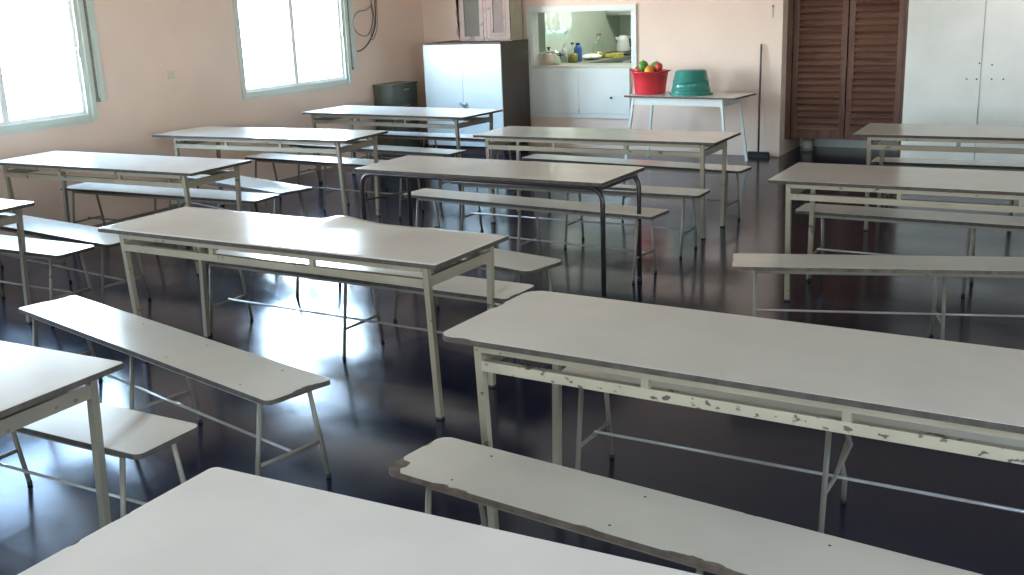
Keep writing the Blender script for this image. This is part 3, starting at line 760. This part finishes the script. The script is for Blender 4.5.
def tub_profile(rb, rt, h, lip=.012):
    return [(0, .001), (rb, .001), (rb + .004, .01), (rb + (rt - rb) * .5, h * .5), (rt, h - .02), (rt + lip, h - .015), (rt + lip, h), (rt, h), (rb + (rt - rb) * .5 - .006, h * .5), (rb - .006, .012), (0, .012)]
t = thing('plastic_tub', 'red plastic tub full of fruit on the small white side table', 'tub', (-4.61, 11.27, tz))
part('body', M['red_plastic'], t, lambda bm: lathe(bm, tub_profile(.165, .20, .25), 40))
for s in (-1, 1):
    part('handle', M['red_plastic'], t, lambda bm: tube(bm, [(s * .207, -.04, .245), (s * .225, -.035, .25), (s * .23, 0, .252), (s * .225, .035, .25), (s * .207, .04, .245)], .008, 8))
t = thing('plastic_tub', 'green plastic tub turned upside down beside the red tub', 'tub', (-4.11, 11.20, tz))
part('body', M['teal_plastic'], t, lambda bm: lathe(bm, [(.207, 0), (.222, 0), (.222, .018), (.209, .022), (.205, .05), (.210, .055), (.210, .062), (.203, .066), (.190, .14), (.194, .145), (.194, .152), (.187, .156), (.168, .245), (.155, .262), (0, .265)], 44))
for s in (-1, 1):
    part('handle', M['teal_plastic'], t, lambda bm: tube(bm, [(s * .218, -.04, .012), (s * .232, -.035, .012), (s * .236, 0, .012), (s * .232, .035, .012), (s * .218, .04, .012)], .008, 8))
def fruit(name, label, cat, x, y, z, r_, mat, grp, sz=1.):
    t = thing(name, label, cat, (x, y, z), random.uniform(0, 6), grp)
    part('flesh', mat, t, lambda bm: ball(bm, (0, 0, 0), r_, 1, .95, sz, 3))
    part('stem', M['cable'], t, lambda bm: tube(bm, [(0, 0, r_ * sz * .96), (.003, .002, r_ * sz + .012)], .003, 6))
gf, of, rf = simple('green fruit skin', (.10, .30, .04), .35, .3, 25), simple('orange fruit skin', (.75, .33, .03), .4, .2, 25), simple('red fruit skin', (.50, .05, .04), .3, .25, 25)
yf = simple('yellow green fruit skin', (.45, .42, .05), .4, .3, 25)
zt = tz + .25
G = 'fruit piled in the red tub'
fruit('green_fruit', 'green fruit at the upper left of the pile in the red tub', 'fruit', -4.665, 11.21, zt + .052, .060, gf, G, 1.)
fruit('green_fruit', 'green fruit at the upper right of the pile in the red tub', 'fruit', -4.535, 11.26, zt + .040, .060, gf, G, 1.)
fruit('orange_fruit', 'orange fruit at the front of the pile in the red tub', 'fruit', -4.565, 11.145, zt + .008, .056, of, G)
fruit('yellow_fruit', 'yellowish fruit below the left green one in the red tub', 'fruit', -4.69, 11.15, zt - .052, .045, yf, G)
fruit('red_fruit', 'red fruit at the left rim of the red tub', 'fruit', -4.745, 11.27, zt + .005, .048, rf, G)
fruit('red_fruit', 'red fruit at the right rim of the red tub', 'fruit', -4.466, 11.165, zt + .05, .046, rf, G)
fruit('red_fruit', 'red fruit at the back of the red tub, mostly hidden', 'fruit', -4.61, 11.39, zt - .015, .05, rf, G)
# ------------------------------------------------------------------ pole, hook, tin, switch, cables
t = thing('broom', 'thin dark broom handle leaning against the wall right of the side table', 'broom', (-3.52, 11.76, 0))
part('handle', M['cable'], t, lambda bm: tube(bm, [(0, 0, .05), (-.008, .03, .6), (-.012, .068, 1.22), (-.012, .069, 1.235)], .011, 10, radii=[.011, .011, .011, .006]))
part('broom_head', M['black_plastic'], t, lambda bm: prism(bm, rrect(.24, .05, (.015,) * 4), .035, .06))
part('bristles', M['rubber'], t, lambda bm: prism(bm, rrect(.25, .055, (.01,) * 4), 0, .0349))
t = thing('wall_hook', 'small metal hook on the pink wall beside the brown doors', 'hook', (-3.42, YB, 1.51))
part('plate', M['metal'], t, lambda bm: box(bm, -.008, .008, -.004, -.0005, 0, .13))
part('prong', M['metal'], t, lambda bm: tube(bm, [(0, -.004, .11), (0, -.02, .115), (0, -.03, .135)], .004, 6))
t = thing('tin_can', 'beige tin standing on the floor under the left brown louvered door', 'tin', (-3.14, 12.40, 0))
part('body', M['beige_tin'], t, lambda bm: lathe(bm, [(0, 0), (.062, 0), (.065, .006), (.062, .012), (.062, .135), (.065, .14), (.06, .142), (.06, .13), (0, .13)], 24))
part('label_band', M['laminate_pale'], t, lambda bm: lathe(bm, [(.0622, .035), (.0632, .036), (.0632, .11), (.0622, .111)], 24, cap=False))
t = thing('light_switch', 'ivory light switch on the left wall between the windows', 'switch', (XL, 7.50, 1.20))
part('plate', M['switch'], t, lambda bm: box(bm, .0005, .010, -.04, .04, 0, .085))
part('rocker', M['switch'], t, lambda bm: box(bm, .0101, .016, -.014, .014, .022, .063))
def smooth_path(p, k=6):
    p = [Vector(q) for q in p]; out = []
    for i in range(len(p) - 1):
        a, b, c, d = p[max(i - 1, 0)], p[i], p[i + 1], p[min(i + 2, len(p) - 1)]
        for j in range(k):
            s = j / k
            out.append(.5 * ((2 * b) + (c - a) * s + (2 * a - 5 * b + 4 * c - d) * s * s + (3 * b - a - 3 * c + d) * s ** 3))
    out.append(p[-1]); return out
XC = XL + .018
loopp = [(10.73, 1.789), (10.626, 1.746), (10.468, 1.728), (10.361, 1.64), (10.369, 1.549), (10.456, 1.477), (10.57, 1.448), (10.651, 1.467), (10.722, 1.557), (10.756, 1.672), (10.74, 1.766), (10.74, 1.9), (10.73, 2.3), (10.72, 2.7)]
tailp = [(10.80, 2.7), (10.809, 2.3), (10.809, 1.948), (10.792, 1.81), (10.786, 1.671), (10.762, 1.555), (10.688, 1.442), (10.577, 1.343), (10.46, 1.291), (10.38, 1.282)]
strp = [(10.66, 2.7), (10.665, 2.2), (10.67, 1.951), (10.694, 1.824), (10.721, 1.72), (10.725, 1.58), (10.651, 1.467), (10.663, 1.397), (10.753, 1.486), (10.79, 1.624), (10.80, 1.9), (10.80, 2.3)]
t = thing('hanging_cable', 'coiled dark cable hanging on the left wall beside the second window', 'cable', (XL, 10.7, 2.7))
for nm, pp, dx, mt, rr in (('coil', loopp, .0, 'cable_grey', .006), ('loose_end', tailp, .018, 'cable', .0075), ('strand', strp, .036, 'cable_grey', .005)):
    part(nm, M[mt], t, lambda bm: tube(bm, smooth_path([(.018 + dx, a - 10.7, b - 2.7) for a, b in pp]), rr, 8))
part('cable_clip', M['cable'], t, lambda bm: box(bm, .0005, .065, .0, .13, -.01, .02))

# ------------------------------------------------------------------ brown louvered doors
def louver_door(idx, x0, x1, sl_tilt, zs):
    yd = 12.06
    z0, z1 = .185, 2.31; q = .062
    def frame(bm):
        box(bm, x0, x0 + q, yd, yd + .04, z0, z1); box(bm, x1 - q, x1, yd, yd + .04, z0, z1)
        box(bm, x0 + q, x1 - q, yd, yd + .04, z0, z0 + .10); box(bm, x0 + q, x1 - q, yd, yd + .04, z1 - .1, z1)
    d = struct(f'door_{idx}', M['louver_frame'], frame)
    def slats(bm):
        z = z0 + .10
        while z < z1 - .12:
            ym = yd + .02
            a = Vector((0, -.030, -.038)); b = Vector((0, .010, .038))
            vs = []
            for x_ in (x0 + q - .002, x1 - q + .002):
                for s, off in ((a, 0), (b, 0), (b, .007), (a, .007)):
                    vs.append(bm.verts.new((x_, ym + s.y + off, z + .040 + s.z)))
            bm.faces.new(vs[0:4]); bm.faces.new(vs[4:8][::-1])
            for i in range(4):
                j = (i + 1) % 4; bm.faces.new((vs[i], vs[4 + i], vs[4 + j], vs[j]))
            z += .070
    part('louver_slats', M['louver'], d, slats)
    part('door_knob', M['metal'], d, lambda bm: ball(bm, (x1 - q / 2 if idx == 1 else x0 + q / 2, yd - .018, 1.9), .016, 1, 1, 1, 2))
    return d
louver_door(1, -3.245, -2.665, 0, 0)
louver_door(2, -2.650, -2.085, 0, 0)
def jamb(bm):
    box(bm, XW + .001, XW + .058, 12.04, 12.12, .17, 2.32); box(bm, -2.078, -1.985, 12.04, 12.12, 0, 2.32); box(bm, XW + .058, -2.078, 12.04, 12.12, 2.312, 2.3199)
struct('trim_2', M['louver_frame'], jamb)

# ------------------------------------------------------------------ tall white locker on the right
t = thing('tall_locker', 'tall white locker with rows of dark holes beside the brown louvered doors', 'locker', (-.55, 11.35, 0))
part('carcass', M['white_paint_b'], t, lambda bm: (box(bm, -1.33, 1.33, -.32, .66, .08, 2.5), box(bm, -1.30, 1.30, -.28, .62, 0, .08)))
for x0, x1 in ((-1.325, -.655), (-.645, .0), (.01, .66), (.67, 1.325)):
    d = part('door', M['white_paint_b'], t, lambda bm: box(bm, x0, x1, -.342, -.3205, .10, 2.48))
    s = -1 if x0 in (-1.325, .01) else 1
    e = x1 if s < 0 else x0
    def holes(bm):
        for dx, z in (((.03, .93), (.115, .93), (.014, 1.075)) if s < 0 else ((.09, .93), (.19, .93), (.085, 1.06))):
            dz = 0
            lathe(bm, [(.008, 0), (.008, .002)], 10)
            for v in bm.verts:
                if not v.tag:
                    x_, y_, z_ = v.co; v.co = (e + s * dx + x_, -.342 - z_, z - dz + y_); v.tag = True
    part('vent_holes', M['black_plastic'], d, holes)

# ------------------------------------------------------------------ light
w = bpy.data.worlds.new('sky'); scene.world = w; w.use_nodes = True
nt = w.node_tree; nt.nodes.clear()
wo = nt.nodes.new('ShaderNodeOutputWorld'); bg = nt.nodes.new('ShaderNodeBackground')
# sunlit ground below, white horizon, blue upper sky
tc = nt.nodes.new('ShaderNodeTexCoord'); sp = nt.nodes.new('ShaderNodeSeparateXYZ'); nt.links.new(tc.outputs['Generated'], sp.inputs[0])
md = nt.nodes.new('ShaderNodeMath'); md.operation = 'MULTIPLY_ADD'; md.inputs[1].default_value = .5; md.inputs[2].default_value = .5
nt.links.new(sp.outputs['Z'], md.inputs[0])
sr = ramp(nt, md.outputs[0], [(.0, (.34, .30, .25)), (.47, (.50, .46, .40)), (.505, (.95, .98, 1.0)), (.58, (.68, .87, 1.0)), (.72, (.40, .66, 1.0))])
dt = nt.nodes.new('ShaderNodeVectorMath'); dt.operation = 'DOT_PRODUCT'; dt.inputs[1].default_value = (-.64, .71, .29)
nt.links.new(tc.outputs['Generated'], dt.inputs[0])
gl_ = ramp(nt, dt.outputs['Value'], [(0, (.52,) * 3), (.88, (.46,) * 3), (.95, (.20,) * 3), (.980, (.22,) * 3), (.996, (1.05,) * 3), (1.0, (1.3,) * 3)])  # added bright spot and dimmed surround, shaping the window reflections on the floor
mxs = nt.nodes.new('ShaderNodeMix'); mxs.data_type = 'RGBA'; mxs.blend_type = 'MULTIPLY'; mxs.inputs[0].default_value = 1
nt.links.new(sr.outputs[0], mxs.inputs[6]); nt.links.new(gl_.outputs[0], mxs.inputs[7])
nt.links.new(mxs.outputs[2], bg.inputs[0]); bg.inputs[1].default_value = 58.0
nt.links.new(bg.outputs[0], wo.inputs[0])
def portal(loc, rot, sx, sy):
    l = bpy.data.lights.new('window_portal', 'AREA'); l.shape = 'RECTANGLE'; l.size = sx; l.size_y = sy
    l.cycles.is_portal = True
    o = bpy.data.objects.new('window_portal', l); COL.objects.link(o); o.location = loc; o.rotation_euler = rot
for a, b in WIN: portal((XL - .19, (a + b) / 2, (WZ0 + WZ1) / 2), (0, -PI / 2, 0), WZ1 - WZ0, b - a)
for a, b in ((-2.4, -.4),): portal(((a + b) / 2, YF - .19, 1.65), (PI / 2, 0, 0), b - a, 1.4)
for a, b in ((.2, 2.2),): portal((XR + .19, (a + b) / 2, 1.65), (0, PI / 2, 0), 1.3, b - a)
portal((KX - .13, 13.475, 1.83), (0, -PI / 2, 0), .94, .95)
# unseen kitchen ceiling lamp, added to brighten the kitchen
t = thing('added_ceiling_lamp', 'added unseen kitchen ceiling lamp with round diffuser', 'lamp', (-5.6, 13.8, ZC))
part('canopy', M['white_paint'], t, lambda bm: lathe(bm, [(.18, -.001), (.18, -.03), (.17, -.035)], 24))
lm, lnt, lb, lo_ = nmat('fill lamp diffuser'); lb.inputs['Base Color'].default_value = (.9, .9, .85, 1)
lb.inputs['Emission Color'].default_value = (1, .96, .88, 1); lb.inputs['Emission Strength'].default_value = 4
part('diffuser', lm, t, lambda bm: lathe(bm, [(.165, -.036), (.15, -.08), (.08, -.105), (0, -.11)], 24))
kl = bpy.data.lights.new('kitchen_fill_light', 'AREA'); kl.shape = 'DISK'; kl.size = .35; kl.energy = 42; kl.color = (1, .97, .9)
ko = bpy.data.objects.new('kitchen_fill_light', kl); COL.objects.link(ko); ko.location = (-5.6, 13.8, ZC - .13)

vs = scene.view_settings
scene.display_settings.display_device = 'sRGB'
vs.view_transform = 'Standard'; vs.look = 'None'; vs.exposure = 0.52; vs.gamma = 1.0; vs.use_curve_mapping = False
scene.cycles.max_bounces = 10; scene.cycles.diffuse_bounces = 6; scene.cycles.glossy_bounces = 4; scene.cycles.transparent_max_bounces = 12
scene.cycles.sample_clamp_indirect = 0; scene.cycles.sample_clamp_direct = 0
